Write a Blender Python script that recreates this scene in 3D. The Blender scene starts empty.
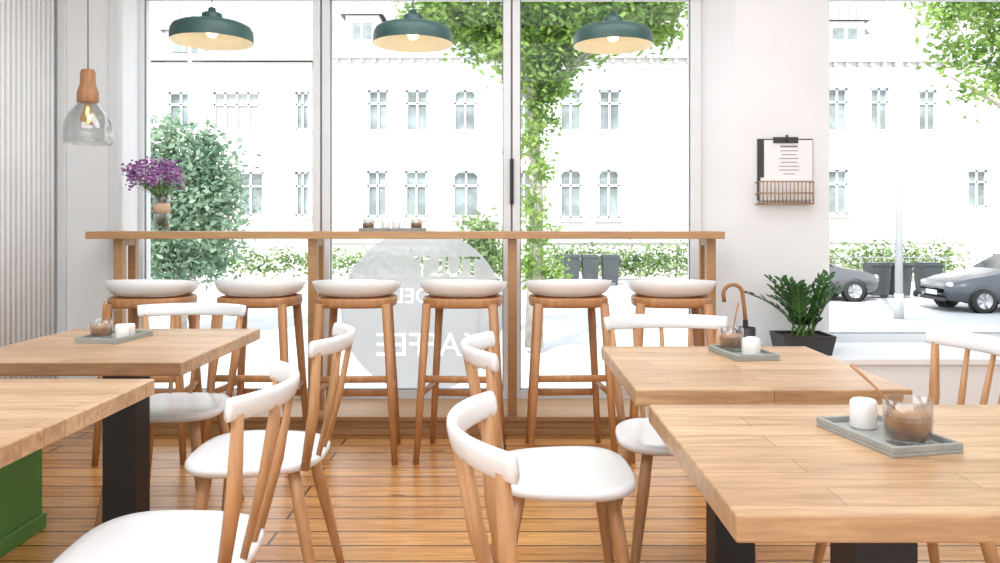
import bpy, math, random
from mathutils import Vector, Matrix
random.seed(7)
R=math.radians
CH=1.15; F=800.0; CX=505.0; CY=224.0

# ---------------------------------------------------------------- materials
def newmat(name):
    m=bpy.data.materials.new(name); m.use_nodes=True
    nt=m.node_tree; return m,nt,nt.nodes,nt.links,nt.nodes['Principled BSDF']
def plain(name,col,rough=.5,metal=0,var=0.06,scale=8,bump=0,spec=.5,emit=None,coat=0):
    m,nt,N,L,b=newmat(name)
    b.inputs['Roughness'].default_value=rough; b.inputs['Metallic'].default_value=metal
    b.inputs['Specular IOR Level'].default_value=spec
    b.inputs['Coat Weight'].default_value=coat
    tc=N.new('ShaderNodeTexCoord'); no=N.new('ShaderNodeTexNoise'); no.inputs['Scale'].default_value=scale
    no.inputs['Detail'].default_value=4
    L.new(tc.outputs['Object'],no.inputs['Vector'])
    cr=N.new('ShaderNodeValToRGB')
    c=Vector(col)
    cr.color_ramp.elements[0].position=.3; cr.color_ramp.elements[1].position=.7
    cr.color_ramp.elements[0].color=(*(c*(1-var)),1); cr.color_ramp.elements[1].color=(*[min(1,x*(1+var)) for x in c],1)
    L.new(no.outputs['Fac'],cr.inputs['Fac']); L.new(cr.outputs['Color'],b.inputs['Base Color'])
    if bump:
        bp=N.new('ShaderNodeBump'); bp.inputs['Strength'].default_value=bump; bp.inputs['Distance'].default_value=.01
        L.new(no.outputs['Fac'],bp.inputs['Height']); L.new(bp.outputs['Normal'],b.inputs['Normal'])
    if emit:
        b.inputs['Emission Color'].default_value=(*emit[0],1); b.inputs['Emission Strength'].default_value=emit[1]
    return m
def planks(name,c1,c2,cm,bw,rh,mortar,rough,stretch=(1.2,14,14),grain=.35,bump=.2,off=.37,knots=0):
    m,nt,N,L,b=newmat(name)
    b.inputs['Roughness'].default_value=rough
    tc=N.new('ShaderNodeTexCoord')
    br=N.new('ShaderNodeTexBrick'); br.inputs['Scale'].default_value=1
    br.inputs['Brick Width'].default_value=bw; br.inputs['Row Height'].default_value=rh
    br.inputs['Mortar Size'].default_value=mortar; br.inputs['Mortar Smooth'].default_value=.1
    br.offset=off; br.offset_frequency=2
    br.inputs['Color1'].default_value=(*c1,1); br.inputs['Color2'].default_value=(*c2,1); br.inputs['Mortar'].default_value=(*cm,1)
    L.new(tc.outputs['Object'],br.inputs['Vector'])
    mp=N.new('ShaderNodeMapping'); mp.inputs['Scale'].default_value=stretch
    L.new(tc.outputs['Object'],mp.inputs['Vector'])
    no=N.new('ShaderNodeTexNoise'); no.inputs['Scale'].default_value=3; no.inputs['Detail'].default_value=8; no.inputs['Roughness'].default_value=.65
    no.inputs['Distortion'].default_value=.6
    L.new(mp.outputs['Vector'],no.inputs['Vector'])
    cr=N.new('ShaderNodeValToRGB'); cr.color_ramp.elements[0].position=.3; cr.color_ramp.elements[1].position=.68
    cr.color_ramp.elements[0].color=(1-grain,1-grain*1.15,1-grain*1.3,1); cr.color_ramp.elements[1].color=(1,1,1,1)
    L.new(no.outputs['Fac'],cr.inputs['Fac'])
    mx=N.new('ShaderNodeMix'); mx.data_type='RGBA'; mx.blend_type='MULTIPLY'; mx.inputs['Factor'].default_value=1
    L.new(br.outputs['Color'],mx.inputs['A']); L.new(cr.outputs['Color'],mx.inputs['B'])
    res=mx.outputs['Result']
    if knots:
        mp2=N.new('ShaderNodeMapping'); mp2.inputs['Scale'].default_value=(2.6,7,7); L.new(tc.outputs['Object'],mp2.inputs['Vector'])
        vo=N.new('ShaderNodeTexVoronoi'); vo.inputs['Scale'].default_value=1; L.new(mp2.outputs[0],vo.inputs['Vector'])
        c2_=N.new('ShaderNodeValToRGB'); c2_.color_ramp.elements[0].position=.03; c2_.color_ramp.elements[1].position=.14
        c2_.color_ramp.elements[0].color=(1-knots,1-knots*1.2,1-knots*1.3,1); c2_.color_ramp.elements[1].color=(1,1,1,1)
        L.new(vo.outputs['Distance'],c2_.inputs[0])
        m2=N.new('ShaderNodeMix'); m2.data_type='RGBA'; m2.blend_type='MULTIPLY'; m2.inputs['Factor'].default_value=1
        L.new(res,m2.inputs['A']); L.new(c2_.outputs[0],m2.inputs['B']); res=m2.outputs['Result']
    L.new(res,b.inputs['Base Color'])
    bp=N.new('ShaderNodeBump'); bp.inputs['Strength'].default_value=bump; bp.inputs['Distance'].default_value=.004; bp.invert=True
    L.new(br.outputs['Fac'],bp.inputs['Height']); L.new(bp.outputs['Normal'],b.inputs['Normal'])
    return m
def grainwood(name,c,rough=.45,stretch=(12,12,1.5)):
    m,nt,N,L,b=newmat(name); b.inputs['Roughness'].default_value=rough
    tc=N.new('ShaderNodeTexCoord'); mp=N.new('ShaderNodeMapping'); mp.inputs['Scale'].default_value=stretch
    no=N.new('ShaderNodeTexNoise'); no.inputs['Scale'].default_value=4; no.inputs['Detail'].default_value=6
    L.new(tc.outputs['Object'],mp.inputs['Vector']); L.new(mp.outputs['Vector'],no.inputs['Vector'])
    cr=N.new('ShaderNodeValToRGB'); cr.color_ramp.elements[0].position=.3; cr.color_ramp.elements[1].position=.7
    cr.color_ramp.elements[0].color=(c[0]*.72,c[1]*.66,c[2]*.6,1); cr.color_ramp.elements[1].color=(*c,1)
    L.new(no.outputs['Fac'],cr.inputs['Fac']); L.new(cr.outputs['Color'],b.inputs['Base Color'])
    return m
def clear(name,tint=(1,1,1),gloss=.08,rough=.02,fres=True):
    m,nt,N,L,b=newmat(name); N.remove(b); out=N['Material Output']
    t=N.new('ShaderNodeBsdfTransparent'); t.inputs['Color'].default_value=(*tint,1)
    g=N.new('ShaderNodeBsdfGlossy'); g.inputs['Roughness'].default_value=rough
    mx=N.new('ShaderNodeMixShader')
    if fres:
        lw=N.new('ShaderNodeLayerWeight'); lw.inputs['Blend'].default_value=.3
        mt=N.new('ShaderNodeMath'); mt.operation='MULTIPLY_ADD'; mt.inputs[1].default_value=.5; mt.inputs[2].default_value=gloss
        L.new(lw.outputs['Facing'],mt.inputs[0]); L.new(mt.outputs[0],mx.inputs[0])
    else: mx.inputs[0].default_value=gloss
    L.new(t.outputs[0],mx.inputs[1]); L.new(g.outputs[0],mx.inputs[2]); L.new(mx.outputs[0],out.inputs[0])
    return m
def film(name,col,fac):
    m,nt,N,L,b=newmat(name); N.remove(b); out=N['Material Output']
    t=N.new('ShaderNodeBsdfTransparent')
    d=N.new('ShaderNodeBsdfDiffuse'); d.inputs['Color'].default_value=(*col,1)
    tr=N.new('ShaderNodeBsdfTranslucent'); tr.inputs['Color'].default_value=(*col,1)
    a=N.new('ShaderNodeMixShader'); a.inputs[0].default_value=.5
    L.new(d.outputs[0],a.inputs[1]); L.new(tr.outputs[0],a.inputs[2])
    mx=N.new('ShaderNodeMixShader'); mx.inputs[0].default_value=fac
    L.new(t.outputs[0],mx.inputs[1]); L.new(a.outputs[0],mx.inputs[2]); L.new(mx.outputs[0],out.inputs[0])
    return m
def leafmat(name,c1,c2,transl=.35,scale=1.2):
    m,nt,N,L,b=newmat(name); N.remove(b); out=N['Material Output']
    tc=N.new('ShaderNodeTexCoord'); no=N.new('ShaderNodeTexNoise'); no.inputs['Scale'].default_value=scale; no.inputs['Detail'].default_value=6
    L.new(tc.outputs['Object'],no.inputs['Vector'])
    cr=N.new('ShaderNodeValToRGB'); cr.color_ramp.elements[0].position=.35; cr.color_ramp.elements[1].position=.65
    cr.color_ramp.elements[0].color=(*c1,1); cr.color_ramp.elements[1].color=(*c2,1)
    L.new(no.outputs['Fac'],cr.inputs['Fac'])
    d=N.new('ShaderNodeBsdfPrincipled'); d.inputs['Roughness'].default_value=.45
    tr=N.new('ShaderNodeBsdfTranslucent')
    L.new(cr.outputs[0],d.inputs['Base Color']); L.new(cr.outputs[0],tr.inputs['Color'])
    mx=N.new('ShaderNodeMixShader'); mx.inputs[0].default_value=transl
    L.new(d.outputs[0],mx.inputs[1]); L.new(tr.outputs[0],mx.inputs[2]); L.new(mx.outputs[0],out.inputs[0])
    return m

M={}
M['wall']=plain('wall_paint',(.81,.835,.855),.7,var=.015,scale=3,bump=.03)
M['ceil']=plain('ceiling_paint',(.86,.86,.86),.8,var=.01)
M['slat']=plain('slat_white',(.88,.90,.91),.5,var=.02)
M['slatgap']=plain('slat_gap',(.40,.40,.39),.7)
M['frame']=plain('window_frame_white',(.74,.77,.80),.35,var=.02)
M['gasket']=plain('gasket_grey',(.20,.21,.22),.5)
M['glass']=clear('window_glass',(1,1,1),.015,.01,fres=False)
M['floor']=planks('pine_floor',(.80,.42,.145),(.58,.27,.085),(.10,.035,.012),2.3,.13,.0050,.26,stretch=(1.0,13,13),grain=.48,bump=.45,knots=.65)
M['oak']=planks('oak_butcher_block',(.66,.45,.27),(.48,.30,.16),(.30,.17,.085),.55,.075,.0012,.34,stretch=(1.8,16,16),grain=.42,bump=.05,off=.43,knots=0)
M['baroak']=planks('bar_oak',(.52,.30,.14),(.44,.25,.115),(.3,.17,.08),1.2,.2,.0006,.4,stretch=(1.5,18,18),grain=.25,bump=.05)
M['beech']=grainwood('beech_wood',(.53,.29,.135),.4)
M['stoolwood']=grainwood('stool_wood',(.48,.24,.10),.4)
M['white']=plain('white_lacquer',(.79,.815,.84),.25,var=.01)
M['plasticwhite']=plain('white_shell',(.85,.87,.88),.35,var=.01)
M['black']=plain('black_steel',(.007,.007,.009),.5,var=.2)
M['dark']=plain('dark_metal',(.04,.04,.045),.45)
M['green']=plain('green_paint',(.11,.31,.08),.5,var=.08,scale=3)
M['lampgreen']=plain('lamp_green',(.030,.082,.076),.4,var=.05)
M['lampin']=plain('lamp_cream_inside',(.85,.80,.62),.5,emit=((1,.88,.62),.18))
M['bulb']=plain('bulb_glow',(1,.85,.6),.3,emit=((1,.72,.35),4))
M['copper']=grainwood('pendant_wood',(.44,.22,.10),.4)
M['brass']=plain('brass_wire',(.42,.27,.17),.4,metal=.4)
M['cord']=plain('cord',(.22,.22,.23),.6)
M['clearglass']=clear('clear_glass',(.88,.89,.89),.07,.02)
M['cupglass']=clear('cup_glass',(.96,.96,.96),.05,.02)
M['amber']=clear('amber_glass',(1,.8,.5),.08,.05)
M['coffee']=plain('coffee',(.36,.19,.09),.3,var=.25,scale=25)
M['foam']=plain('coffee_foam',(.45,.27,.15),.5,var=.1,scale=30)
M['ceramic']=plain('white_ceramic',(.85,.84,.82),.25,var=.01)
M['concrete']=plain('grey_tray',(.30,.315,.30),.7,var=.1,scale=30,bump=.1)
M['paper']=plain('paper',(.85,.86,.87),.7,var=.01)
M['ink']=plain('ink',(.22,.22,.23),.7)
M['umb']=plain('umbrella_fabric',(.02,.02,.025),.8)
M['zz']=leafmat('zz_leaf',(.012,.06,.014),(.06,.19,.05),.1,8)
M['stem']=plain('stem_green',(.10,.2,.05),.5)
M['pot']=plain('dark_pot',(.030,.032,.036),.55)
M['soil']=plain('soil',(.05,.03,.02),.9)
M['purple']=plain('lilac_petal',(.33,.12,.38),.6,var=.35,scale=40)
M['purple2']=plain('lilac_petal_pale',(.55,.32,.60),.6,var=.3,scale=40)
M['bleaf']=leafmat('bouquet_leaf',(.10,.22,.06),(.2,.36,.12),.2,6)
M['twine']=plain('kraft_wrap',(.62,.44,.30),.8)
# exterior
M['tree1']=leafmat('tree_leaf',(.10,.23,.035),(.34,.49,.12),.5,1.5)
M['tree2']=leafmat('bush_leaf',(.14,.25,.16),(.36,.48,.34),.4,1.2)
M['hedge']=leafmat('hedge_leaf',(.11,.20,.06),(.30,.42,.17),.3,1.5)
M['bark']=plain('bark',(.40,.37,.32),.9,var=.3,scale=6)
M['facade']=plain('facade_white',(.78,.77,.75),.8,var=.03,scale=.5)
M['facade2']=plain('facade_cream',(.77,.75,.71),.8,var=.03,scale=.5)
M['trimx']=plain('facade_trim',(.56,.55,.53),.8,var=.03)
M['extglass']=plain('facade_window_glass',(.22,.26,.26),.2,var=.5,scale=1.2,spec=.6)
M['shut']=plain('facade_curtain',(.42,.44,.44),.7)
M['roof']=planks('roof_tiles',(.42,.41,.41),(.37,.36,.36),(.27,.26,.26),.35,.25,.02,.8,stretch=(3,3,3),grain=.12)
M['pave']=planks('pavement',(.62,.61,.60),(.56,.55,.54),(.42,.41,.40),.6,.6,.012,.8,stretch=(2,2,2),grain=.1)
M['asph']=plain('asphalt',(.48,.48,.49),.85,var=.08,scale=1)
M['curb']=plain('curb',(.56,.55,.54),.8)
M['carsilver']=plain('car_paint_grey',(.055,.065,.08),.3,metal=.2,var=.02,coat=.6)
M['cardark']=plain('car_paint_dark',(.10,.105,.11),.3,metal=.3,var=.02,coat=.6)
M['carglass']=plain('car_glass',(.02,.025,.03),.08,var=.1,spec=.7)
M['tyre']=plain('tyre',(.02,.02,.02),.8)
M['rim']=plain('rim',(.5,.5,.52),.3,metal=.7)
M['lamp']=plain('headlamp',(.8,.8,.82),.1)
M['tail']=plain('tail_lamp',(.5,.03,.02),.2)
M['bin']=plain('bin_plastic',(.05,.06,.065),.5)
M['pole']=plain('pole_grey',(.45,.46,.46),.5)
M['fence']=plain('fence_iron',(.25,.26,.26),.6)

# ---------------------------------------------------------------- mesh builder
class MB:
    def __init__(s): s.v=[];s.f=[];s.m=[];s.sm=[];s.mats=[]
    def mi(s,k):
        if k not in s.mats: s.mats.append(k)
        return s.mats.index(k)
    def add(s,vs,fs,k,smooth=False,X=None):
        o=len(s.v)
        for p in vs:
            p=Vector(p); s.v.append(tuple(X@p) if X else tuple(p))
        i=s.mi(k)
        for f in fs: s.f.append([a+o for a in f]); s.m.append(i); s.sm.append(smooth)
    def box(s,lo,hi,k,X=None):
        x0,y0,z0=lo;x1,y1,z1=hi
        s.add([(x0,y0,z0),(x1,y0,z0),(x1,y1,z0),(x0,y1,z0),(x0,y0,z1),(x1,y0,z1),(x1,y1,z1),(x0,y1,z1)],
              [(0,3,2,1),(4,5,6,7),(0,1,5,4),(1,2,6,5),(2,3,7,6),(3,0,4,7)],k,False,X)
    def prism(s,poly,z0,z1,k):
        n=len(poly)
        s.add([(x,y,z0) for x,y in poly]+[(x,y,z1) for x,y in poly],
              [tuple(range(n))[::-1],tuple(range(n,2*n))]+[(i,(i+1)%n,(i+1)%n+n,i+n) for i in range(n)],k)
    def lathe(s,prof,k,c=(0,0,0),n=32,X=None,smooth=True):
        vs=[];fs=[]
        for r,z in prof:
            for i in range(n):
                a=2*math.pi*i/n; vs.append((c[0]+r*math.cos(a),c[1]+r*math.sin(a),c[2]+z))
        for j in range(len(prof)-1):
            for i in range(n):
                fs.append((j*n+i,j*n+(i+1)%n,(j+1)*n+(i+1)%n,(j+1)*n+i))
        s.add(vs,fs,k,smooth,X)
    def sweep(s,pts,ab,k,n=12,e=2.0,up=None,caps=True,smooth=True,X=None):
        pts=[Vector(p) for p in pts]; vs=[];fs=[]; m=len(pts)
        for j,p in enumerate(pts):
            t=(pts[min(j+1,m-1)]-pts[max(j-1,0)]).normalized()
            u=Vector(up) if up else (Vector((0,1,0)) if abs((pts[-1]-pts[0]).normalized().z)>.7 else Vector((0,0,1)))
            sd=t.cross(u).normalized(); uu=sd.cross(t)
            a,b=ab[j] if isinstance(ab,list) else ab
            for i in range(n):
                th=2*math.pi*(i+.5)/n; c_,s_=math.cos(th),math.sin(th)
                x=abs(c_)**(2/e)*(1 if c_>0 else -1); y=abs(s_)**(2/e)*(1 if s_>0 else -1)
                vs.append(p+sd*a*x+uu*b*y)
        for j in range(m-1):
            for i in range(n): fs.append((j*n+i,j*n+(i+1)%n,(j+1)*n+(i+1)%n,(j+1)*n+i))
        if caps: fs.append(tuple(range(n))[::-1]); fs.append(tuple((m-1)*n+i for i in range(n)))
        s.add(vs,fs,k,smooth,X)
    def rod(s,p,q,r0,r1,k,n=12,X=None):
        s.sweep([p,q],[(r0,r0),(r1,r1)],k,n,2,None,True,True,X)
    def sphere(s,c,r,k,n=12,m=8,X=None,sc=(1,1,1)):
        vs=[];fs=[]
        for j in range(m+1):
            ph=math.pi*j/m
            for i in range(n):
                a=2*math.pi*i/n; vs.append((c[0]+sc[0]*r*math.sin(ph)*math.cos(a),c[1]+sc[1]*r*math.sin(ph)*math.sin(a),c[2]-sc[2]*r*math.cos(ph)))
        for j in range(m):
            for i in range(n): fs.append((j*n+i,j*n+(i+1)%n,(j+1)*n+(i+1)%n,(j+1)*n+i))
        s.add(vs,fs,k,True,X)
    def mesh(s,name):
        me=bpy.data.meshes.new(name); me.from_pydata(s.v,[],s.f)
        for k in s.mats: me.materials.append(M[k])
        me.polygons.foreach_set('material_index',s.m); me.polygons.foreach_set('use_smooth',s.sm)
        me.validate(); me.update(); return me
    def obj(s,name,loc=(0,0,0),rot=0,bevel=0,parent=None,origin=None):
        if origin is not None:
            o=Vector(origin); s.v=[tuple(Vector(p)-o) for p in s.v]; loc=o
        return place(s.mesh(name),name,loc,rot,bevel,parent)
def place(me,name,loc,rot=0,bevel=0,parent=None):
    o=bpy.data.objects.new(name,me); bpy.context.collection.objects.link(o)
    o.location=loc; o.rotation_euler=(0,0,R(rot))
    if bevel:
        b=o.modifiers.new('bevel','BEVEL'); b.width=bevel; b.segments=2; b.limit_method='ANGLE'; b.angle_limit=R(50)
    if parent: o.parent=parent
    return o

# ---------------------------------------------------------------- room
XL=-2.59; XR=3.7; YB=-3.2; WF=4.6; WW=4.85; WO=5.0; ZC=3.0; NT=2.56
b=MB(); b.box((XL,YB,-.15),(XR,WO,0),'floor'); b.obj('floor')
b=MB(); b.box((XL-.2,YB,ZC),(XR+.2,WO,ZC+.2),'ceil'); b.obj('ceiling')
b=MB(); b.box((XL-.2,YB,-.15),(XL,WO,ZC),'wall'); 
b.obj('wall_left')
b=MB()
b.box((XL,2.4,0),(XL+.008,WF-.02,ZC),'slatgap')
y=2.42
while y<WF-.05:
    b.sweep([(XL+.012,y,0.0),(XL+.012,y,ZC)],(.020,.010),'slat',10,3,up=(0,1,0)); y+=.045
b.obj('trim_slatted_panel')
b=MB(); b.box((XR,YB,-.15),(XR+.2,WO,ZC),'wall'); b.obj('wall_right')
b=MB()
b.prism([(XL,WF),(-2.2,WF),(-2.215,WO),(XL,WO)],0,ZC,'wall')
b.prism([(1.325,WF),(1.865,WF),(1.88,WO),(1.18,WO),(1.18,WW-.02)],0,ZC,'wall')
b.box((-2.21,WF,NT),(1.325,WO,ZC),'wall')
b.box((1.865,WF,NT),(XR,WO,ZC),'wall')
b.box((1.87,WF,0),(XR,WO,.44),'wall')
b.box((-2.22,WW,-.15),(1.2,WO,.085),'wall')
b.obj('wall_front')
b=MB(); b.box((XL+.03,WF-.015,0),(-2.24,WF,.09),'frame'); b.obj('baseboard_front',bevel=.003)
b=MB(); b.box((XL+.03,WF-.03,0),(XL+.075,WF,ZC),'frame'); b.box((-2.275,WF-.012,0.09),(-2.215,WF,ZC),'frame'); b.obj('trim_1',bevel=.003)

def window(name,x0,x1,z0,z1,mull,w=.06,yc=WW):
    b=MB(); y0=yc-.03;y1=yc+.05
    b.box((x0,y0,z0),(x0+w,y1,z1),'frame'); b.box((x1-w,y0,z0),(x1,y1,z1),'frame')
    b.box((x0+w,y0,z1-w*.8),(x1-w,y1,z1),'frame'); b.box((x0+w,y0,z0),(x1-w,y1,z0+w*.8),'frame')
    xs=[x0+w]
    for m_ in mull:
        b.box((m_-.05,y0-.01,z0+w*.8),(m_-.006,y1,z1-w*.8),'frame'); b.box((m_+.006,y0-.01,z0+w*.8),(m_+.05,y1,z1-w*.8),'frame')
        b.box((m_-.006,y0+.01,z0+w*.8),(m_+.006,y1-.01,z1-w*.8),'gasket')
        xs+=[m_-.05,m_+.05]
    xs.append(x1-w)
    for i in range(0,len(xs),2):
        a,c=xs[i],xs[i+1]; g=.006
        za,zb=z0+w*.8,z1-w*.8
        b.box((a,y0+.02,za),(a+g,y0+.03,zb),'gasket'); b.box((c-g,y0+.02,za),(c,y0+.03,zb),'gasket')
        b.box((a,y0+.02,za),(c,y0+.03,za+g),'gasket'); b.box((a,y0+.02,zb-g),(c,y0+.03,zb),'gasket')
        b.add([(a,yc+.02,za),(c,yc+.02,za),(c,yc+.02,zb),(a,yc+.02,zb)],[(0,1,2,3)],'glass')
    return b
b=window('window_1',-2.24,1.18,.1,NT,[-1.106,.04])
b.box((.03,WW-.062,1.27),(.052,WW-.04,1.54),'black'); b.box((.034,WW-.045,1.30),(.048,WW-.03,1.33),'black'); b.box((.034,WW-.045,1.48),(.048,WW-.03,1.51),'black')
w1=b.obj('window_1')
b=window('window_2',1.872,XR,.44,NT,[3.2]); b.obj('window_2')

# window sticker: frosted disc with the lettering cut out (reads correctly from the street, mirrored inside)
M['film']=film('frosted_film',(.60,.62,.63),.90)
cx,cz,r=-.503,.62,.495
def textcurve(body,size,x,y):
    cu=bpy.data.curves.new('letters','FONT'); cu.body=body; cu.size=size; cu.align_x='CENTER'; cu.offset=.006
    o=bpy.data.objects.new('letters',cu); bpy.context.collection.objects.link(o); o.location=(x,y,0)
    return o
cd=bpy.data.curves.new('window_sticker','CURVE'); cd.dimensions='2D'; cd.fill_mode='BOTH'
sp_=cd.splines.new('POLY'); sp_.points.add(95)
for i in range(96):
    a=2*math.pi*i/96; sp_.points[i].co=(r*math.cos(a),r*math.sin(a),0,1)
sp_.use_cyclic_u=True
dec=bpy.data.objects.new('window_sticker',cd); bpy.context.collection.objects.link(dec)
ts=[textcurve('TULT',.17,-.15,.215),textcurve('DEL',.13,.06,.05),textcurve('KAFFEE',.20,-.04,-.27)]
try:
    bpy.ops.object.select_all(action='DESELECT')
    for t in ts: t.select_set(True)
    bpy.context.view_layer.objects.active=ts[0]
    bpy.ops.object.convert(target='CURVE')
    bpy.ops.object.select_all(action='DESELECT')
    for t in ts: t.select_set(True)
    dec.select_set(True); bpy.context.view_layer.objects.active=dec
    bpy.ops.object.join()
except Exception as ex: print('sticker',ex)
dec.data.dimensions='2D'; dec.data.fill_mode='BOTH'
dec.data.materials.clear(); dec.data.materials.append(M['film'])
dec.location=(cx,WW+.014,cz); dec.rotation_euler=(R(90),0,R(180))
bpy.ops.object.select_all(action='DESELECT')

# ---------------------------------------------------------------- bar
b=MB(); b.box((-2.17,4.36,0),(1.16,WW-.035,.035),'baroak'); b.box((-2.17,4.375,.035),(1.16,WW-.035,.075),'baroak'); b.box((-2.17,4.355,.075),(1.16,WW-.035,.10),'baroak')
b.obj('window_platform',bevel=.003)
b=MB(); b.box((-2.247,4.28,1.07),(1.177,4.575,1.11),'baroak')
for x in (-2.11,-1.05,.04,1.125):
    b.box((x-.025,4.36,.10),(x+.025,4.41,1.07),'baroak'); b.box((x-.022,4.52,.10),(x+.022,4.56,1.07),'baroak')
    b.box((x-.02,4.41,1.03),(x+.02,4.52,1.07),'baroak')
b.obj('bar_counter',bevel=.003)

# ---------------------------------------------------------------- bar stool
def stool_mesh():
    b=MB(); W='stoolwood'
    tops=[(-.160,-.15),(.160,-.15),(.14,.14),(-.14,.14)]; bots=[(-.205,-.185),(.205,-.185),(.185,.185),(-.185,.185)]
    def at(i,z):
        t=z/.745; return Vector((bots[i][0]+(tops[i][0]-bots[i][0])*t,bots[i][1]+(tops[i][1]-bots[i][1])*t,z))
    for i in range(4): b.sweep([at(i,0),at(i,.35),at(i,.765)],[(.014,.014),(.018,.018),(.021,.021)],W,12,3)
    b.sweep([at(0,.405),at(1,.405)],(.011,.017),W,10,3); b.sweep([at(2,.27),at(3,.27)],(.012,.018),W,10,3)
    b.sweep([at(0,.33),at(3,.33)],(.010,.015),W,10,3); b.sweep([at(1,.33),at(2,.33)],(.010,.015),W,10,3)
    pts=[]
    for i in range(33):
        a=2*math.pi*i/32; c_,s_=math.cos(a),math.sin(a); e=3.0
        pts.append(Vector((.183*abs(c_)**(2/e)*(1 if c_>0 else -1),.168*abs(s_)**(2/e)*(1 if s_>0 else -1),.768)))
    b.sweep(pts,(.013,.024),W,10,3,up=(0,0,1),caps=False)
    n=48
    prof=[(0,0),(.35,.002),(.62,.006),(.76,.014),(.86,.030),(.93,.052),(1.0,.095)]
    def hs(th):   # saddle rim: high back, shoulders at the sides, low front
        s_=math.sin(th); return .30+.70*(.5-.5*s_)**.75
    def surf(off):
        vs=[];fs=[]
        for r,h in prof:
            for i in range(n):
                th=2*math.pi*i/n; c_,s_=math.cos(th),math.sin(th); e=2.3
                x=abs(c_)**(2/e)*(1 if c_>0 else -1); y=abs(s_)**(2/e)*(1 if s_>0 else -1)
                k=1+.03*(r>.7)*(off>0)
                vs.append(Vector((.214*max(r,.002)*x*k,.198*max(r,.002)*y*k,.805+h*.86*hs(th)-off*(1 if r<.9 else (.6 if r<1 else .12)))))
        for j in range(len(prof)-1):
            for i in range(n):
                q=(j*n+i,j*n+(i+1)%n,(j+1)*n+(i+1)%n,(j+1)*n+i); fs.append(q if not off else q[::-1])
        return vs,fs
    v1,f1=surf(0); v2,f2=surf(.014); N1=len(v1); J=(len(prof)-1)*n
    fs=f1+[tuple(a+N1 for a in q) for q in f2]
    for i in range(n): fs.append((J+i,J+(i+1)%n,N1+J+(i+1)%n,N1+J+i))
    b.add(v1+v2,fs,'plasticwhite',True)
    return b.mesh('bar_stool')
SM=stool_mesh()
for px,r,dy in ((143,4,0),(252,-3,0.02),(353,2,0),(462,-4,0),(570,3,.02),(676,-5,0.01)):
    place(SM,'bar_stool',((px-CX)/206,4.0+dy,0),r)

# ---------------------------------------------------------------- dining chair
def chair_mesh():
    b=MB(); W='beech'
    n=48
    def outl(th):
        c_,s_=math.cos(th),math.sin(th); e=3.0
        x=abs(c_)**(2/e)*(1 if c_>0 else -1); y=abs(s_)**(2/e)*(1 if s_>0 else -1)
        w=.218-.025*y
        return x*w, y*.205
    rings=[(.02,.416),(.80,.416),(.93,.421),(.99,.431),(1.0,.441),(.985,.449),(.95,.4525),(.85,.449),(.6,.444),(.3,.442),(.01,.442)]
    vs=[];fs=[]
    for s_,z in rings:
        for i in range(n):
            x,y=outl(2*math.pi*i/n); vs.append((x*s_,y*s_,z))
    for j in range(len(rings)-1):
        for i in range(n): fs.append((j*n+i,j*n+(i+1)%n,(j+1)*n+(i+1)%n,(j+1)*n+i))
    b.add(vs,fs,'white',True)
    for sx in (-1,1):
        for (ty,by) in ((-.125,-.185),(.125,.215)):
            p0=Vector((sx*.135,ty,.425)); p1=Vector((sx*.20,by,0))
            b.sweep([p1,p1.lerp(p0,.15),p1.lerp(p0,.7),p0],[(.0125,.0125),(.0145,.0145),(.0195,.0195),(.018,.018)],W,14)
    def rp(x,z=.79):
        return Vector((x,.275-.085*abs(x/.222)**2.1,z))
    pts=[];ab=[]; m=28
    for i in range(m+1):
        u=-1+2*i/m; x=.222*math.sin(u*math.pi/2*.985)
        pts.append(rp(x)); e=1-abs(u)
        k=min(1,math.sqrt(max(0,1-(1-min(1,e/.14))**2))+.12)
        ab.append((.0105*k,.0265*(k*.9+.1*(1-u*u))))
    b.sweep(pts,ab,'white',16,2.4,up=(0,.25,1))
    for xs,xr,rr in ((-.165,-.200,.015),(.165,.200,.015),(-.083,-.105,.0095),(0,0,.0095),(.083,.105,.0095)):
        p0=Vector((xs,.165 if abs(xs)>.1 else .185,.43)); p1=rp(xr,.78); 
        mid=p0.lerp(p1,.5)+Vector((0,.008,0))
        b.sweep([p0,mid,p1],[(rr*.85,rr*.85),(rr*1.1,rr*1.1),(rr*.75,rr*.75)],W,12)
    return b.mesh('dining_chair')
CM=chair_mesh()
for x,y,r in ((-1.30,3.12,0),(-.76,2.50,-87),(-.745,1.745,-85),(.16,2.30,92),(.185,1.41,95),(.59,2.70,2),(1.17,2.36,-90)):
    place(CM,'dining_chair',(x,y,0),r)

# ---------------------------------------------------------------- tables
def table(x0,x1,y0,y1,px=None):
    cx=(x0+x1)/2; cy=(y0+y1)/2; p=(px if px is not None else cx)-cx
    b=MB(); w=(x1-x0)/2; d=(y1-y0)/2
    b.box((-w,-d,.71),(w,d,.75),'oak')
    b.box((p-.055,-.055,.012),(p+.055,.055,.70),'black')
    b.box((p-.22,-.22,.0),(p+.22,.22,.012),'black')
    b.box((p-.25,-.04,.695),(p+.25,.04,.71),'black'); b.box((p-.04,-.25,.695),(p+.04,.25,.71),'black')
    return b.obj('cafe_table',(cx,cy,0),bevel=.004)
table(-1.645,-.935,2.31,3.06,-1.27)
table(-1.60,-.905,1.37,2.07)
table(.315,.985,1.93,2.62,.64)
table(.318,1.13,1.10,1.775,.66)

# green box
b=MB(); b.box((-2.4,2.0,0),(-1.735,3.03,.06),'green'); b.box((-2.39,2.01,.06),(-1.745,3.02,.34),'green'); b.box((-2.4,2.0,.34),(-1.735,3.03,.38),'green')
b.obj('green_storage_bench',bevel=.004)

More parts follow.
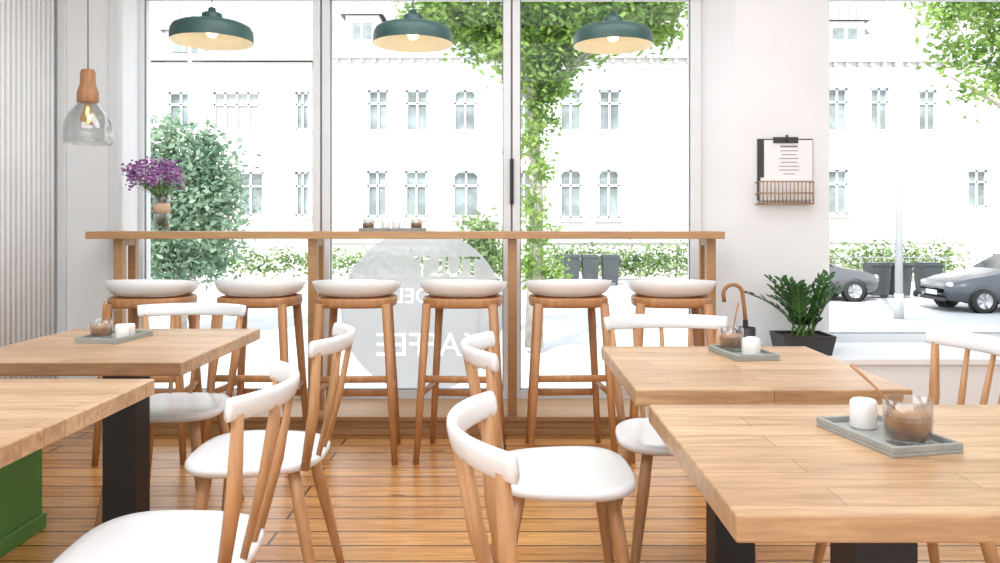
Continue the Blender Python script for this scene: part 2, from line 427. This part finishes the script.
# ---------------------------------------------------------------- tableware
def tray(x,y,z,lx,ly,rot):
    b=MB(); w,d=lx/2,ly/2; t=.008
    b.box((-w,-d,0),(w,d,.007),'concrete')
    b.box((-w,-d,.007),(w,-d+t,.018),'concrete'); b.box((-w,d-t,.007),(w,d,.018),'concrete')
    b.box((-w,-d+t,.007),(-w+t,d-t,.018),'concrete'); b.box((w-t,-d+t,.007),(w,d-t,.018),'concrete')
    return b.obj('serving_tray',(x,y,z),rot,.0015)
def glass(x,y,z,r=.042,h=.082,fill=.6):
    b=MB()
    b.lathe([(.001,0),(r*.86,0),(r*.93,.006),(r,h*.5),(r*.99,h),(r*.95,h),(r*.95,h*.5),(r*.88,.010),(.001,.009)],'cupglass')
    b.lathe([(.001,.0095),(r*.87,.0105),(r*.94,h*fill)],'coffee'); b.lathe([(r*.94,h*fill),(r*.94,h*fill+.006),(.001,h*fill+.007)],'foam')
    return b.obj('coffee_glass',(x,y,z))
def jar(x,y,z,r=.026,h=.055,name='sugar_jar',lid=True):
    b=MB()
    b.lathe([(.001,0),(r*.9,0),(r,.004),(r,h*.86),(r*.93,h*.95)],'ceramic',n=24)
    if lid: b.lathe([(r*.93,h*.95),(r*.8,h),(.001,h)],'ceramic',n=24)
    else: b.lathe([(r*.93,h*.95),(r*.86,h*.93),(r*.84,h*.3),(.001,h*.28)],'ceramic',n=24)
    return b.obj(name,(x,y,z))
def spoon(p,q,name='coffee_spoon'):
    b=MB(); p=Vector(p);q=Vector(q)
    b.sweep([(0,0,0),(q-p)*.5+Vector((0,0,.004)),q-p],[(.0018,.0014),(.0022,.0016),(.0038,.002)],'copper',8)
    b.sphere((0,0,0),.007,'copper',10,6,sc=(1,.7,.5))
    return b.obj(name,p)
TZ=.75; TI=TZ+.0072
tray(.708,1.49,TZ,.14,.225,12)
glass(.725,1.44,TI,.042,.078,.66); jar(.692,1.545,TI,.025,.055); spoon((.712,1.445,TI+.05),(.635,1.47,TI+.135))
tray(.725,2.44,TZ,.135,.21,8); glass(.702,2.485,TI,.038,.072,.6); jar(.738,2.40,TI,.027,.052,'espresso_cup',False); jar(.76,2.465,TI,.02,.045)
spoon((.705,2.485,TI+.04),(.72,2.47,TI+.15))
tray(-1.355,2.78,TZ,.155,.21,-8); glass(-1.385,2.745,TI,.036,.065,.6); jar(-1.32,2.76,TI,.024,.048); jar(-1.325,2.82,TI,.02,.042)
spoon((-1.385,2.745,TI+.035),(-1.36,2.72,TI+.13))
tray(-.62,4.42,1.1102,.36,.12,0); 
for x,k in ((-.755,0),(-.66,1),(-.6,1),(-.49,0)):
    (glass(x,4.42,1.1174,.034,.062,.55) if k==0 else jar(x,4.42,1.1174,.024,.05))

# vase with flowers
vx,vy=-1.90,4.43
b=MB()
b.lathe([(.001,0),(.034,0),(.040,.01),(.043,.09),(.040,.16),(.050,.20),(.047,.20),(.037,.16),(.040,.09),(.036,.012),(.001,.012)],'clearglass')
b.lathe([(.0445,.10),(.0450,.10),(.0450,.155),(.0440,.155)],'twine')
for i in range(60):
    a=random.uniform(0,6.283); rr=random.uniform(0,1)**.5; top=Vector((rr*.155*math.cos(a)-.045,rr*.12*math.sin(a),.30+.06*(1-rr*rr)+random.uniform(-.06,.04)))
    base=Vector((-.02*math.cos(a),-.02*math.sin(a),.03)); neck=Vector((.025*rr*math.cos(a),.025*rr*math.sin(a),.19))
    b.sweep([base,neck,top],(.0014,.0014),'stem',5)
    for j in range(12):
        q=top+Vector((random.gauss(0,.016),random.gauss(0,.014),random.gauss(0,.014)))
        b.sphere(q,random.uniform(.005,.010),random.choice(['purple','purple','purple2']),6,4,sc=(1,1,.7))
    if i%3==0:
        d=(top-neck).normalized(); sd=d.cross(Vector((0,0,1)))
        if sd.length<.01: sd=Vector((1,0,0))
        sd.normalize(); m_=neck.lerp(top,.45); l=Vector((math.cos(a),math.sin(a),.5))*.05
        b.add([m_,m_+l*.5+sd*.01,m_+l,m_+l*.5-sd*.01],[(0,1,2,3)],'bleaf')
b.obj('flower_vase',(vx,vy,1.11))

# ---------------------------------------------------------------- pendants
def pendant(px,d,py):
    s=F/d; X=(px-CX)/s; z=CH+(CY-py)/s
    b=MB(); r=.200
    b.lathe([(r,0),(r*1.0,.03),(r*.985,.055),(r*.93,.075),(r*.80,.088),(r*.5,.097),(.055,.101),(.050,.107)],'lampgreen',n=48)
    b.lathe([(r,0),(r*.985,.002),(r*.975,.052),(r*.91,.069),(r*.78,.08),(r*.4,.088),(.001,.089)],'lampin',n=48)
    b.lathe([(.05,.101),(.05,.138),(.044,.144),(.02,.146),(.018,.17),(.001,.171)],'lampgreen',n=24)
    b.sphere((0,0,.05),.030,'bulb',16,10)
    b.rod((0,0,.165),(0,0,ZC-z-.03),.003,.003,'cord',8)
    b.lathe([(.001,ZC-z-.035),(.045,ZC-z-.033),(.05,ZC-z-.02),(.05,ZC-z),(.001,ZC-z)],'lampgreen',n=24)
    b.obj('green_pendant_lamp',(X,d,z))
pendant(212,4.0,42); pendant(413,4.02,44); pendant(613,4.04,46)
d=3.9; s=F/d; X=(88-CX)/s; z=CH+(CY-144)/s
b=MB()
b.lathe([(.104,0),(.110,.008),(.112,.05),(.106,.10),(.088,.145),(.060,.18),(.043,.21)],'clearglass',n=40)
b.lathe([(.102,.002),(.107,.05),(.101,.10),(.084,.143),(.056,.178),(.040,.205)],'clearglass',n=40)
b.lathe([(.001,.2),(.046,.2),(.05,.206),(.049,.25),(.036,.29),(.034,.35),(.028,.362),(.001,.364)],'copper',n=28)
b.lathe([(.001,.085),(.02,.092),(.036,.115),(.036,.135),(.018,.17),(.014,.2)],'amber',n=20)
b.sweep([(0,0,.105),(.006,.004,.13),(-.006,.002,.15),(0,0,.18)],(.007,.007),'bulb',6)
b.rod((0,0,.36),(0,0,ZC-z-.02),.0032,.0032,'cord',8)
b.lathe([(.001,ZC-z-.03),(.04,ZC-z-.03),(.045,ZC-z-.02),(.045,ZC-z),(.001,ZC-z)],'copper',n=24)
b.obj('glass_pendant_lamp',(X,d,z))

# ---------------------------------------------------------------- wall rack with menus on pillar
s=F/WF
b=MB(); zt=CH+(CY-139)/s; zb=CH+(CY-204)/s
x0=(757-CX)/s; x1=(812-CX)/s
b.box((x0,WF-.012,zb+.02),(x1,WF,zt),'dark')
b.box((x0+.035,WF-.022,zb+.02),(x1-.006,WF-.0125,zt-.008),'paper')
b.box((x0+.012,WF-.030,zb+.02),(x1-.05,WF-.0225,zb+.15),'paper')
b.box((x0+.09,WF-.040,zb+.02),(x1-.03,WF-.032,zb+.14),'paper')
b.box((x0+.085,WF-.030,zt-.026),(x1-.09,WF-.0225,zt+.008),'dark'); b.rod((x0+.16,WF-.034,zt-.02),(x0+.16,WF-.034,zt+.02),.008,.006,'dark',8)
random.seed(3)
for i in range(8):
    z=zt-.05-i*.022; w=random.uniform(.03,.075) if i>1 else .05; cx_=(x0+x1)/2+.018
    b.box((cx_-w,WF-.0232,z),(cx_+w,WF-.0221,z+(.004 if i else .010)),'ink')
zb0=zb; zt0=zb+.125; yo=WF-.075; yi=WF-.004
def wire(p,q,r=.0038): b.rod(p,q,r,r,'brass',6)
xa,xb=x0-.01,x1-.02
for z in (zb0,zt0,zb0+.06):
    wire((xa,yo,z),(xb,yo,z)); wire((xa,yi,z),(xb,yi,z)); wire((xa,yo,z),(xa,yi,z)); wire((xb,yo,z),(xb,yi,z))
for i in range(15):
    x=xa+(xb-xa)*i/14; wire((x,yo,zb0),(x,yo,zt0),.0034); wire((x,yo,zb0),(x,yi,zb0),.003) 
b.obj('wall_menu_rack')

# ---------------------------------------------------------------- bench by right window, plant, umbrella
b=MB(); b.box((1.37,4.16,0),(XR-.01,WF-.005,.42),'wall'); b.box((1.36,4.14,.42),(XR-.01,WF-.005,.45),'wall')
b.obj('window_bench',bevel=.003)
b=MB()
pv=[(-.13,-.11,0),(.13,-.11,0),(.13,.11,0),(-.13,.11,0),(-.15,-.13,.125),(.15,-.13,.125),(.15,.13,.125),(-.15,.13,.125),
       (-.14,-.12,.125),(.14,-.12,.125),(.14,.12,.125),(-.14,.12,.125),(-.14,-.12,.105),(.14,-.12,.105),(.14,.12,.105),(-.14,.12,.105)]
SC=Matrix.Diagonal((.93,.93,.84,1))
b.add(pv,[(0,3,2,1),(0,1,5,4),(1,2,6,5),(2,3,7,6),(3,0,4,7),(4,5,9,8),(5,6,10,9),(6,7,11,10),(7,4,8,11),(8,9,13,12),(9,10,14,13),(10,11,15,14),(11,8,12,15)],'pot',False,SC)
b.add([(-.14,-.12,.107),(.14,-.12,.107),(.14,.12,.107),(-.14,.12,.107)],[(0,1,2,3)],'soil',False,SC)
random.seed(12)
for i in range(17):
    a=2*math.pi*i/17+random.uniform(-.15,.15); L_=random.uniform(.30,.40); ln=random.uniform(.35,1.0)
    base=Vector((random.uniform(-.06,.06),random.uniform(-.04,.04),.085)); dr=Vector((math.cos(a),math.sin(a)*.5,0))
    pts=[]
    for j in range(11):
        t=j/10; pts.append(base+dr*(L_*ln*.80*t**1.3)+Vector((0,0,L_*(t-.38*ln*t*t))))
    b.sweep(pts,[(.006*(1-.7*j/10),)*2 for j in range(11)],'stem',6)
    for j in range(2,11):
        t_=(pts[j]-pts[j-1]).normalized(); sd=t_.cross(Vector((0,0,1)))
        if sd.length<.05: sd=Vector((1,0,0))
        sd.normalize(); nn=sd.cross(t_).normalized()
        for sg in (-1,1):
            l=random.uniform(.06,.08)*(1-.25*abs(j-6)/5); dirr=(sd*sg*.8+t_*.6+nn*random.uniform(-.1,.35)).normalized(); w=l*.21
            wv=dirr.cross(nn).normalized(); p=pts[j]
            b.add([p,p+dirr*l*.3+wv*w+nn*.004,p+dirr*l*.7+wv*w*.85+nn*.004,p+dirr*l,p+dirr*l*.7-wv*w*.85+nn*.004,p+dirr*l*.3-wv*w+nn*.004,p+dirr*l*.5-nn*.003],
                  [(0,1,6),(1,2,6),(2,3,6),(3,4,6),(4,5,6),(5,0,6)],'zz',True)
b.obj('potted_zz_plant',(1.615,4.35,.45))
# umbrella stand + umbrella
b=MB(); b.lathe([(.001,0),(.05,0),(.052,.01),(.052,.60),(.049,.60),(.048,.02),(.001,.02)],'dark',n=24); ux,uy=1.28,4.26
b.obj('umbrella_stand',(ux,uy,0))
b=MB()
b.rod(Vector((0,0,.03)),Vector((.004,0,.3)),.006,.014,'umb'); b.rod(Vector((.004,0,.3)),(.0,0,.64),.02,.013,'umb')
hk=[Vector((0,0,.62)),Vector((-.005,0,.70)),Vector((-.012,0,.75))]
for i in range(11):
    a=math.pi*i/10; hk.append(Vector((-.066+.052*math.cos(a),0,.775+.052*math.sin(a))))
hk.append(Vector((-.112,0,.735)))
b.sweep(hk,(.0105,.0105),'copper',10,up=(0,1,0))
b.obj('umbrella',(ux,uy,.0))

# ---------------------------------------------------------------- exterior
GZ=-1.0
b=MB(); b.box((-45,WO+.001,GZ-.3),(60,13.0,GZ),'pave'); b.obj('sidewalk_near')
b=MB(); b.box((-45,13.15,GZ-.3),(60,26.0,GZ-.1),'asph'); b.obj('street_ground')
b=MB(); b.box((-45,13.0,GZ-.3),(60,13.15,GZ+.0),'curb'); b.box((-45,26.0,GZ-.3),(60,26.15,GZ),'curb'); b.obj('curb_stones')
b=MB(); b.box((-45,26.15,GZ-.3),(60,60,GZ),'pave'); b.obj('sidewalk_far')

def facade(name,px0,px1,d,wins,roofz,eavepy,mat='facade',depth=9,cornice=True,dormer=[]):
    s=F/d; b=MB(); x0=(px0-CX)/s; x1=(px1-CX)/s; ez=CH+(CY-eavepy)/s
    b.box((x0,d+.25,GZ),(x1,d+depth,ez),mat)
    rects=[]
    for (c,w,ya,yb,kind) in wins:
        X0=(c-w/2-CX)/s; X1=(c+w/2-CX)/s; Z1=CH+(CY-ya)/s; Z0=CH+(CY-yb)/s; rects.append((X0,X1,Z0,Z1,kind))
    xs=sorted(set([x0,x1]+[r[0] for r in rects]+[r[1] for r in rects])); zs=sorted(set([GZ,ez]+[r[2] for r in rects]+[r[3] for r in rects]))
    for i in range(len(xs)-1):
        j=0
        while j<len(zs)-1:
            def hole(jj): 
                mx=(xs[i]+xs[i+1])/2; mz=(zs[jj]+zs[jj+1])/2
                return any(r[0]<mx<r[1] and r[2]<mz<r[3] for r in rects)
            if hole(j): j+=1; continue
            k=j
            while k<len(zs)-1 and not hole(k): k+=1
            b.box((xs[i],d,zs[j]),(xs[i+1],d+.26,zs[k]),mat); j=k
    for X0,X1,Z0,Z1,kind in rects:
        b.box((X0,d+.18,Z0),(X1,d+.24,Z1),'extglass' if kind!='c' else 'shut')
        if kind=='a':
            n=8; cxm=(X0+X1)/2; rx=(X1-X0)/2; rz=rx*.8
            for sg in (-1,1):
                poly=[(cxm+sg*rx,Z1)]+[(cxm+sg*rx*math.cos(t*math.pi/2/n),Z1-rz+rz*math.sin(t*math.pi/2/n)) for t in range(n+1)]
                m_=len(poly); b.add([(x,d+.02,z) for x,z in poly],[tuple(range(m_))],mat)
        f=.07; y0,y1=d+.1,d+.18
        b.box((X0,y0,Z0),(X0+f,y1,Z1),'frame'); b.box((X1-f,y0,Z0),(X1,y1,Z1),'frame'); b.box((X0,y0,Z1-f),(X1,y1,Z1),'frame'); b.box((X0,y0,Z0),(X1,y1,Z0+f),'frame')
        nn=3 if (X1-X0)>1.5 else 1
        for q in range(nn):
            xm=X0+(X1-X0)*(q+1)/(nn+1); b.box((xm-.04,y0,Z0),(xm+.04,y1,Z1),'frame')
        zm=Z0+(Z1-Z0)*.68; b.box((X0,y0,zm-.04),(X1,y1,zm+.04),'frame')
        b.box((X0-.15,d-.12,Z0-.14),(X1+.15,d+.05,Z0),'trimx'); b.box((X0-.12,d-.08,Z1+.02),(X1+.12,d+.02,Z1+.16),'trimx')
    if cornice:
        b.box((x0-.1,d-.3,ez-.28),(x1+.1,d+.2,ez),'trimx'); b.box((x0,d-.12,ez-.7),(x1,d,ez-.6),'trimx')
        x=x0+.3
        while x<x1: b.box((x-.07,d-.22,ez-.45),(x+.07,d,ez-.28),'trimx'); x+=.5
        zb=CH+(CY-150)/s; b.box((x0,d-.06,zb-.1),(x1,d,zb+.1),'trimx')
        zb=CH+(CY-240)/s; b.box((x0,d-.10,zb-.12),(x1,d,zb+.05),'trimx')
    rz=ez+roofz
    b.add([(x0-.2,d-.3,ez),(x1+.2,d-.3,ez),(x1+.2,d+depth*.5,rz),(x0-.2,d+depth*.5,rz),(x0-.2,d+depth,ez),(x1+.2,d+depth,ez)],
          [(0,1,2,3),(3,2,5,4),(0,3,4),(1,5,2)],'roof')
    for (c,w,ya,yb) in dormer:
        X0=(c-w/2-CX)/s; X1=(c+w/2-CX)/s; Z1=CH+(CY-ya)/s; Z0=ez
        b.box((X0,d+.5,Z0),(X1,d+3.5,Z1),mat); b.box((X0+.3,d+.45,Z0+.5),(X1-.3,d+.5,Z1-.3),'extglass'); xm=(X0+X1)/2
        b.box((xm-.05,d+.4,Z0+.5),(xm+.05,d+.46,Z1-.3),'frame')
        b.add([(X0-.2,d+.3,Z1),(X1+.2,d+.3,Z1),(xm,d+.3,Z1+.9),(X0-.2,d+4,Z1),(X1+.2,d+4,Z1),(xm,d+4,Z1+.9)],[(0,1,2),(0,2,5,3),(1,4,5,2)],'roof')
    b.obj(name,origin=((x0+x1)/2,d,GZ))
facade('apartment_building',330,706,32,[(378,20,90,131,'r'),(417,22,90,131,'r'),(465,22,90,131,'a'),(571,22,90,131,'r'),(610,22,90,131,'r'),
   (377,20,171,217,'r'),(416,22,171,217,'r'),(466,26,171,217,'a'),(571,22,170,218,'a'),(609,22,170,218,'a'),(524,20,171,217,'r'),(524,20,90,131,'r')],4,52,dormer=[(360,34,12,50),(455,40,8,50)])
facade('town_house',60,312,32.6,[(236,46,92,130,'c'),(302,14,92,130,'r'),(250,26,172,216,'r'),(302,14,172,216,'r'),(180,24,92,130,'r'),(180,24,172,216,'r'),(110,24,92,130,'r')],3,62,'facade2',cornice=False,dormer=[(180,40,28,60)])
facade('corner_house',790,1150,33,[(838,20,88,131,'r'),(880,18,88,131,'r'),(838,20,170,214,'r'),(978,20,170,207,'r'),(928,18,90,131,'r'),(1040,20,90,131,'r'),(1040,20,170,207,'r')],5,56,'facade2',dormer=[(850,40,18,54)])
def foliage(b,clumps,n,size,k,seed=1,zmin=-99):
    rnd=random.Random(seed); tot=sum(c[3]*c[4]*c[5] for c in clumps)
    for (x,y,z,rx,ry,rz) in clumps:
        m_=max(20,int(n*rx*ry*rz/tot))
        for i in range(m_):
            c=Vector((x+rx*rnd.gauss(0,.5),y+ry*rnd.gauss(0,.5),z+rz*rnd.gauss(0,.5)))
            if c.z<zmin+size: c.z=zmin+size+rnd.uniform(0,.3)
            l=size*rnd.uniform(.6,1.3)
            a=Vector((rnd.gauss(0,1),rnd.gauss(0,1),rnd.gauss(0,.7))).normalized(); t=a.cross(Vector((rnd.gauss(0,1),rnd.gauss(0,1),rnd.gauss(0,1)))).normalized()
            a.z=max(a.z,-.8)
            b.add([c-a*l,c-a*l*.2+t*l*.5,c+a*l,c-a*l*.2-t*l*.5],[(0,1,2,3)],k)
def clumps_px(lst,d,ryf=1.0):
    s=F/d; return [((px-CX)/s,d+dy,CH+(CY-py)/s,rx/s,max(rx,rz)/s*ryf,rz/s) for px,py,rx,rz,dy in lst]
# street tree
d=14.0; s=F/d
b=MB(); X=(534-CX)/s
tr=[Vector((X,d,GZ)),Vector((X+.05,d,1.5)),Vector((X-.02,d,3.2)),Vector((X+.1,d,5)),Vector((X+.3,d,7))]
b.sweep(tr,[(.17,.17),(.12,.12),(.10,.10),(.08,.08),(.04,.04)],'bark',12)
for q in ((-1.6,.3,5.2),(2.1,-.2,4.9),(1.2,.6,6.2),(-.8,-.5,6.4),(2.9,.3,5.5)):
    b.sweep([tr[2],tr[2].lerp(Vector((X+q[0],d+q[1],q[2])),.5)+Vector((0,0,.25)),Vector((X+q[0],d+q[1],q[2]))],[(.05,.05),(.03,.03),(.012,.012)],'bark',8)
cl=clumps_px([(445,10,34,20,0),(480,25,36,24,.3),(520,15,40,30,0),(575,10,40,26,-.2),(610,4,44,18,.1),(650,0,40,22,0),(648,26,34,18,.3),(537,64,34,30,0),(565,38,38,26,0),(500,50,28,14,0),(430,20,18,12,0),(550,85,22,18,0)],d,.8)
foliage(b,cl,16000,.07,'tree1',5)
cl=clumps_px([(538,110,16,24,-.1),(532,140,14,18,-.15),(540,170,13,18,-.15),(531,205,14,18,-.15),(538,235,17,18,-.15),(530,264,22,18,-.15),(548,275,22,12,0),(520,150,8,12,0),(552,120,10,14,0)],d,.5)
foliage(b,cl,1900,.06,'tree1',15)
cl=clumps_px([(520,-50,130,50,0),(430,-30,40,30,0),(640,-40,60,40,0)],d,.5); foliage(b,cl,4000,.08,'tree1',16)
b.obj('street_tree',origin=(X,d,GZ))
b=MB()
cl=clumps_px([(470,250,26,18,0),(495,262,20,16,0),(478,228,16,14,0),(490,240,14,20,0)],16,.8); foliage(b,cl,1400,.07,'hedge',6,GZ-.1) 
b.sweep([((478-CX)*16/F,16,GZ-.1),((480-CX)*16/F,16,.5)],(.05,.05),'bark',8); b.obj('shrub',origin=((480-CX)*16/F,16,GZ-.1))
# right street tree
b=MB(); d=14; s=F/d; X=(1070-CX)/s
b.sweep([(X,d,GZ),(X-.1,d,2.5),(X-.6,d,4),(X-1.2,d,5.2)],[(.2,.2),(.15,.15),(.1,.1),(.05,.05)],'bark',12)
b.sweep([(X-.1,d,2.5),(X-1.3,d,3.3),(X-2.2,d,3.8)],[(.1,.1),(.06,.06),(.02,.02)],'bark',8)
cl=clumps_px([(945,15,26,20,0),(965,48,30,20,.2),(995,82,30,22,0),(1010,40,40,40,0),(965,95,18,10,0),(985,5,40,22,0),(1060,40,50,60,0),(1050,-40,90,40,0),(950,-5,30,14,0)],d,.8)
foliage(b,cl,10000,.07,'tree1',8); b.obj('street_tree',origin=(X,d,GZ))
# left bush tree
b=MB(); d=16; s=F/d; X=(180-CX)/s
b.sweep([(X,d,GZ-.1),(X,d,.3),(X+.1,d,1.8)],[(.14,.14),(.1,.1),(.04,.04)],'bark',10)
cl=clumps_px([(170,140,20,24,0),(200,165,36,28,0),(160,190,30,40,0),(212,200,32,24,0),(180,230,42,34,0),(165,262,34,26,0),(205,142,14,18,0),(150,230,24,34,0),(232,185,16,14,0),(150,160,16,26,0),(215,235,28,24,0),(205,265,28,16,0)],d,.8)
foliage(b,cl,12000,.075,'tree2',9,GZ-.1); b.obj('garden_tree',origin=(X,d,GZ-.1))
# hedges across the street
b=MB()
for a,c,y0,y1 in ((795,960,238,262),(225,505,262,276),(560,700,240,262)):
    s=F/30.5; x0=(a-CX)/s; x1=(c-CX)/s; x=x0
    cc=[]
    while x<x1: cc.append((x,30.5,GZ+max(.7,(y1-y0)/s*.75),1.0,.5,max(.5,(y1-y0)/s*.75))); x+=1.1
    foliage(b,cc,2600,.10,'hedge',int(a),GZ+.03)
b.obj('garden_hedge',origin=(5,30.5,GZ))
b=MB(); x=10.8
while x<26: 
    b.rod((x,29.4,GZ),(x,29.4,GZ+1.0),.02,.02,'fence',6); x+=.45
for z in (.2,.9): b.box((10.8,29.38,GZ+z),(26,29.42,GZ+z+.04),'fence')
b.obj('garden_fence')
def binm():
    b=MB()
    b.add([(-.24,-.26,.08),(.24,-.26,.08),(.24,.26,.08),(-.24,.26,.08),(-.29,-.34,.98),(.29,-.34,.98),(.29,.34,.98),(-.29,.34,.98)],
      [(0,3,2,1),(4,5,6,7),(0,1,5,4),(1,2,6,5),(2,3,7,6),(3,0,4,7)],'bin')
    b.box((-.31,-.37,.98),(.31,.36,1.03),'bin'); b.box((-.27,-.30,1.03),(.27,.30,1.07),'bin')
    for sx in (-.26,.26): 
        X=Matrix.Translation((sx-.03,.24,.1))@Matrix.Rotation(R(90),4,'Y'); b.lathe([(.001,0),(.1,0),(.1,.06),(.001,.06)],'tyre',n=16,X=X)
    b.sweep([(-.24,.38,.94),(.24,.38,.94)],(.02,.02),'bin',8)
    return b.mesh('wheelie_bin')
BM=binm()
for px,d in ((571,28),(590,28),(610,28.1),(877,24.5),(898,24.5),(928,24.6)):
    place(BM,'wheelie_bin',((px-CX)*d/F,d,GZ if d>26.2 else GZ-.1))
def car(paint):
    b=MB()
    st=[(0,.45,.62,.62,.60),(.12,.3,.74,.74,.74),(.5,.24,.86,.86,.84),(1.15,.22,.97,.98,.88),(1.45,.22,1.0,1.08,.88),(2.05,.22,1.02,1.44,.89),(2.6,.22,1.03,1.50,.89),(3.3,.22,1.05,1.47,.89),(3.75,.24,1.05,1.36,.88),(4.12,.28,1.02,1.06,.86),(4.25,.4,.9,.92,.80),(4.3,.5,.75,.76,.74)]
    def ring(x,zb,zt,zr,hw):
        rw=hw-.04-(zr-zt)*.42
        return [(x,-hw+.08,zb),(x,-hw,zb+.12),(x,-hw-.015,(zb+zt)/2),(x,-hw+.03,zt),(x,-rw+.0,zr-.02*(zr>zt)),(x,-rw+.12,zr+.02),(x,rw-.12,zr+.02),(x,rw,zr-.02*(zr>zt)),(x,hw-.03,zt),(x,hw+.015,(zb+zt)/2),(x,hw,zb+.12),(x,hw-.08,zb)]
    n=12; vs=[]
    for q in st: vs+=ring(*q)
    body=[];gl=[]
    for j in range(len(st)-1):
        for i in range(n):
            f=(j*n+i,j*n+(i+1)%n,(j+1)*n+(i+1)%n,(j+1)*n+i)
            isg=(i in (3,7) and 4<=j<=8) or (i in (4,5,6) and j in (4,8))
            (gl if isg else body).append(f)
    b.add(vs,body+[tuple(range(n)),tuple((len(st)-1)*n+i for i in range(n))],paint,True); b.add(vs,gl,'carglass',False)
    for sy in (-1,1):
        for x in (2.08,2.95,3.6): b.sweep([(x,sy*.88,1.03),(x-.03*(x>3),sy*.715,1.44 if x<3.5 else 1.37)],(.035,.02),paint,6)
        b.box((1.5,sy*.895-.012,.55),(3.9,sy*.895+.012,.60),'dark'); b.box((2.55,sy*.90-.012,.86),(2.75,sy*.90+.012,.89),'rim')
        for wx in (.85,3.42):
            X=Matrix.Translation((wx,sy*.80,.31))@Matrix.Rotation(R(90 if sy<0 else -90),4,'X')
            b.lathe([(.001,-.06),(.345,-.06),(.36,.0),(.36,.085)],'tyre',n=28,X=X)
            b.lathe([(.20,.125),(.30,.125),(.31,.10),(.30,-.06)],'tyre',n=28,X=X)
            b.lathe([(.001,.10),(.05,.12),(.18,.10),(.20,.125)],'rim',n=28,X=X)
            for k in range(5):
                a=2*math.pi*k/5; b.sweep([X@Vector((.03*math.cos(a),.03*math.sin(a),.13)),X@Vector((.19*math.cos(a),.19*math.sin(a),.128))],(.022,.012),'rim',6)
        b.sphere((.13,sy*.62,.70),.13,'lamp',12,8,sc=(.6,1,.55)); b.sphere((4.22,sy*.68,.88),.12,'tail',12,8,sc=(.4,.9,1))
        b.sphere((1.75,sy*.98,1.06),.09,paint,10,6,sc=(.7,1,.8))
    b.box((-.02,-.25,.42),(.04,.25,.54),'frame'); b.box((-.01,-.55,.28),(.08,.55,.36),'dark')
    return b
car('carsilver').obj('parked_car',(11.2,21,GZ-.1))
o=car('cardark').obj('parked_car',(10.95,24,GZ-.1),180)
def post(px,d,r,h,gz):
    b=MB(); b.rod((0,0,0),(0,0,h),r,r*.7,'pole',14); b.rod((0,0,0),(0,0,.6),r*1.25,r*1.2,'pole',14)
    b.sweep([(0,0,h-.05),(0,-.4,h+.25),(0,-1.1,h+.3)],(.04,.04),'pole',8,up=(1,0,0)); b.sphere((0,-1.35,h+.28),.3,'pole',12,8,sc=(.5,1,.3))
    b.obj('street_lamp',((px-CX)*d/F,d,gz))
post(190,19,.06,8.0,GZ-.1); post(899,19,.09,8.5,GZ-.1)

# ---------------------------------------------------------------- lighting
w=bpy.data.worlds.new('World'); bpy.context.scene.world=w; w.use_nodes=True
nt=w.node_tree; bg=nt.nodes['Background']
tc=nt.nodes.new('ShaderNodeTexCoord'); sp=nt.nodes.new('ShaderNodeSeparateXYZ'); cr=nt.nodes.new('ShaderNodeValToRGB')
nt.links.new(tc.outputs['Generated'],sp.inputs[0]); nt.links.new(sp.outputs['Z'],cr.inputs[0]); nt.links.new(cr.outputs[0],bg.inputs['Color'])
cr.color_ramp.elements[0].color=(.96,.98,1,1); cr.color_ramp.elements[1].color=(.80,.90,1,1)
bg.inputs['Strength'].default_value=2.2
sl=bpy.data.lights.new('sun','SUN'); sl.energy=5.2; sl.angle=R(1.5); sl.color=(1,.97,.93)
so=bpy.data.objects.new('sun',sl); bpy.context.collection.objects.link(so); so.rotation_euler=(R(42),0,R(-22)); so.location=(0,-5,12)
def area(name,loc,sx,sy,e,rot=(0,0,0),col=(.92,.965,1)):
    l=bpy.data.lights.new(name,'AREA'); l.shape='RECTANGLE'; l.size=sx; l.size_y=sy; l.energy=e; l.color=col
    o=bpy.data.objects.new(name,l); bpy.context.collection.objects.link(o); o.location=loc; o.rotation_euler=rot
area('interior_fill',(-.6,.6,ZC-.03),3.0,2.2,80); area('interior_fill',(.3,3.0,ZC-.03),3.4,1.2,46)  # unseen fill lights added below the ceiling to brighten the room

# ---------------------------------------------------------------- camera
cam=bpy.data.cameras.new('camera'); cam.lens=28.8; cam.sensor_width=36; cam.sensor_fit='HORIZONTAL'
cam.shift_x=-.005; cam.shift_y=-.0575; cam.clip_end=300; cam.clip_start=.05
co=bpy.data.objects.new('camera',cam); bpy.context.collection.objects.link(co); co.location=(0,0,CH); co.rotation_euler=(R(90),0,0)
sc=bpy.context.scene; sc.camera=co
sc.view_settings.view_transform='Standard'; sc.view_settings.exposure=0.08
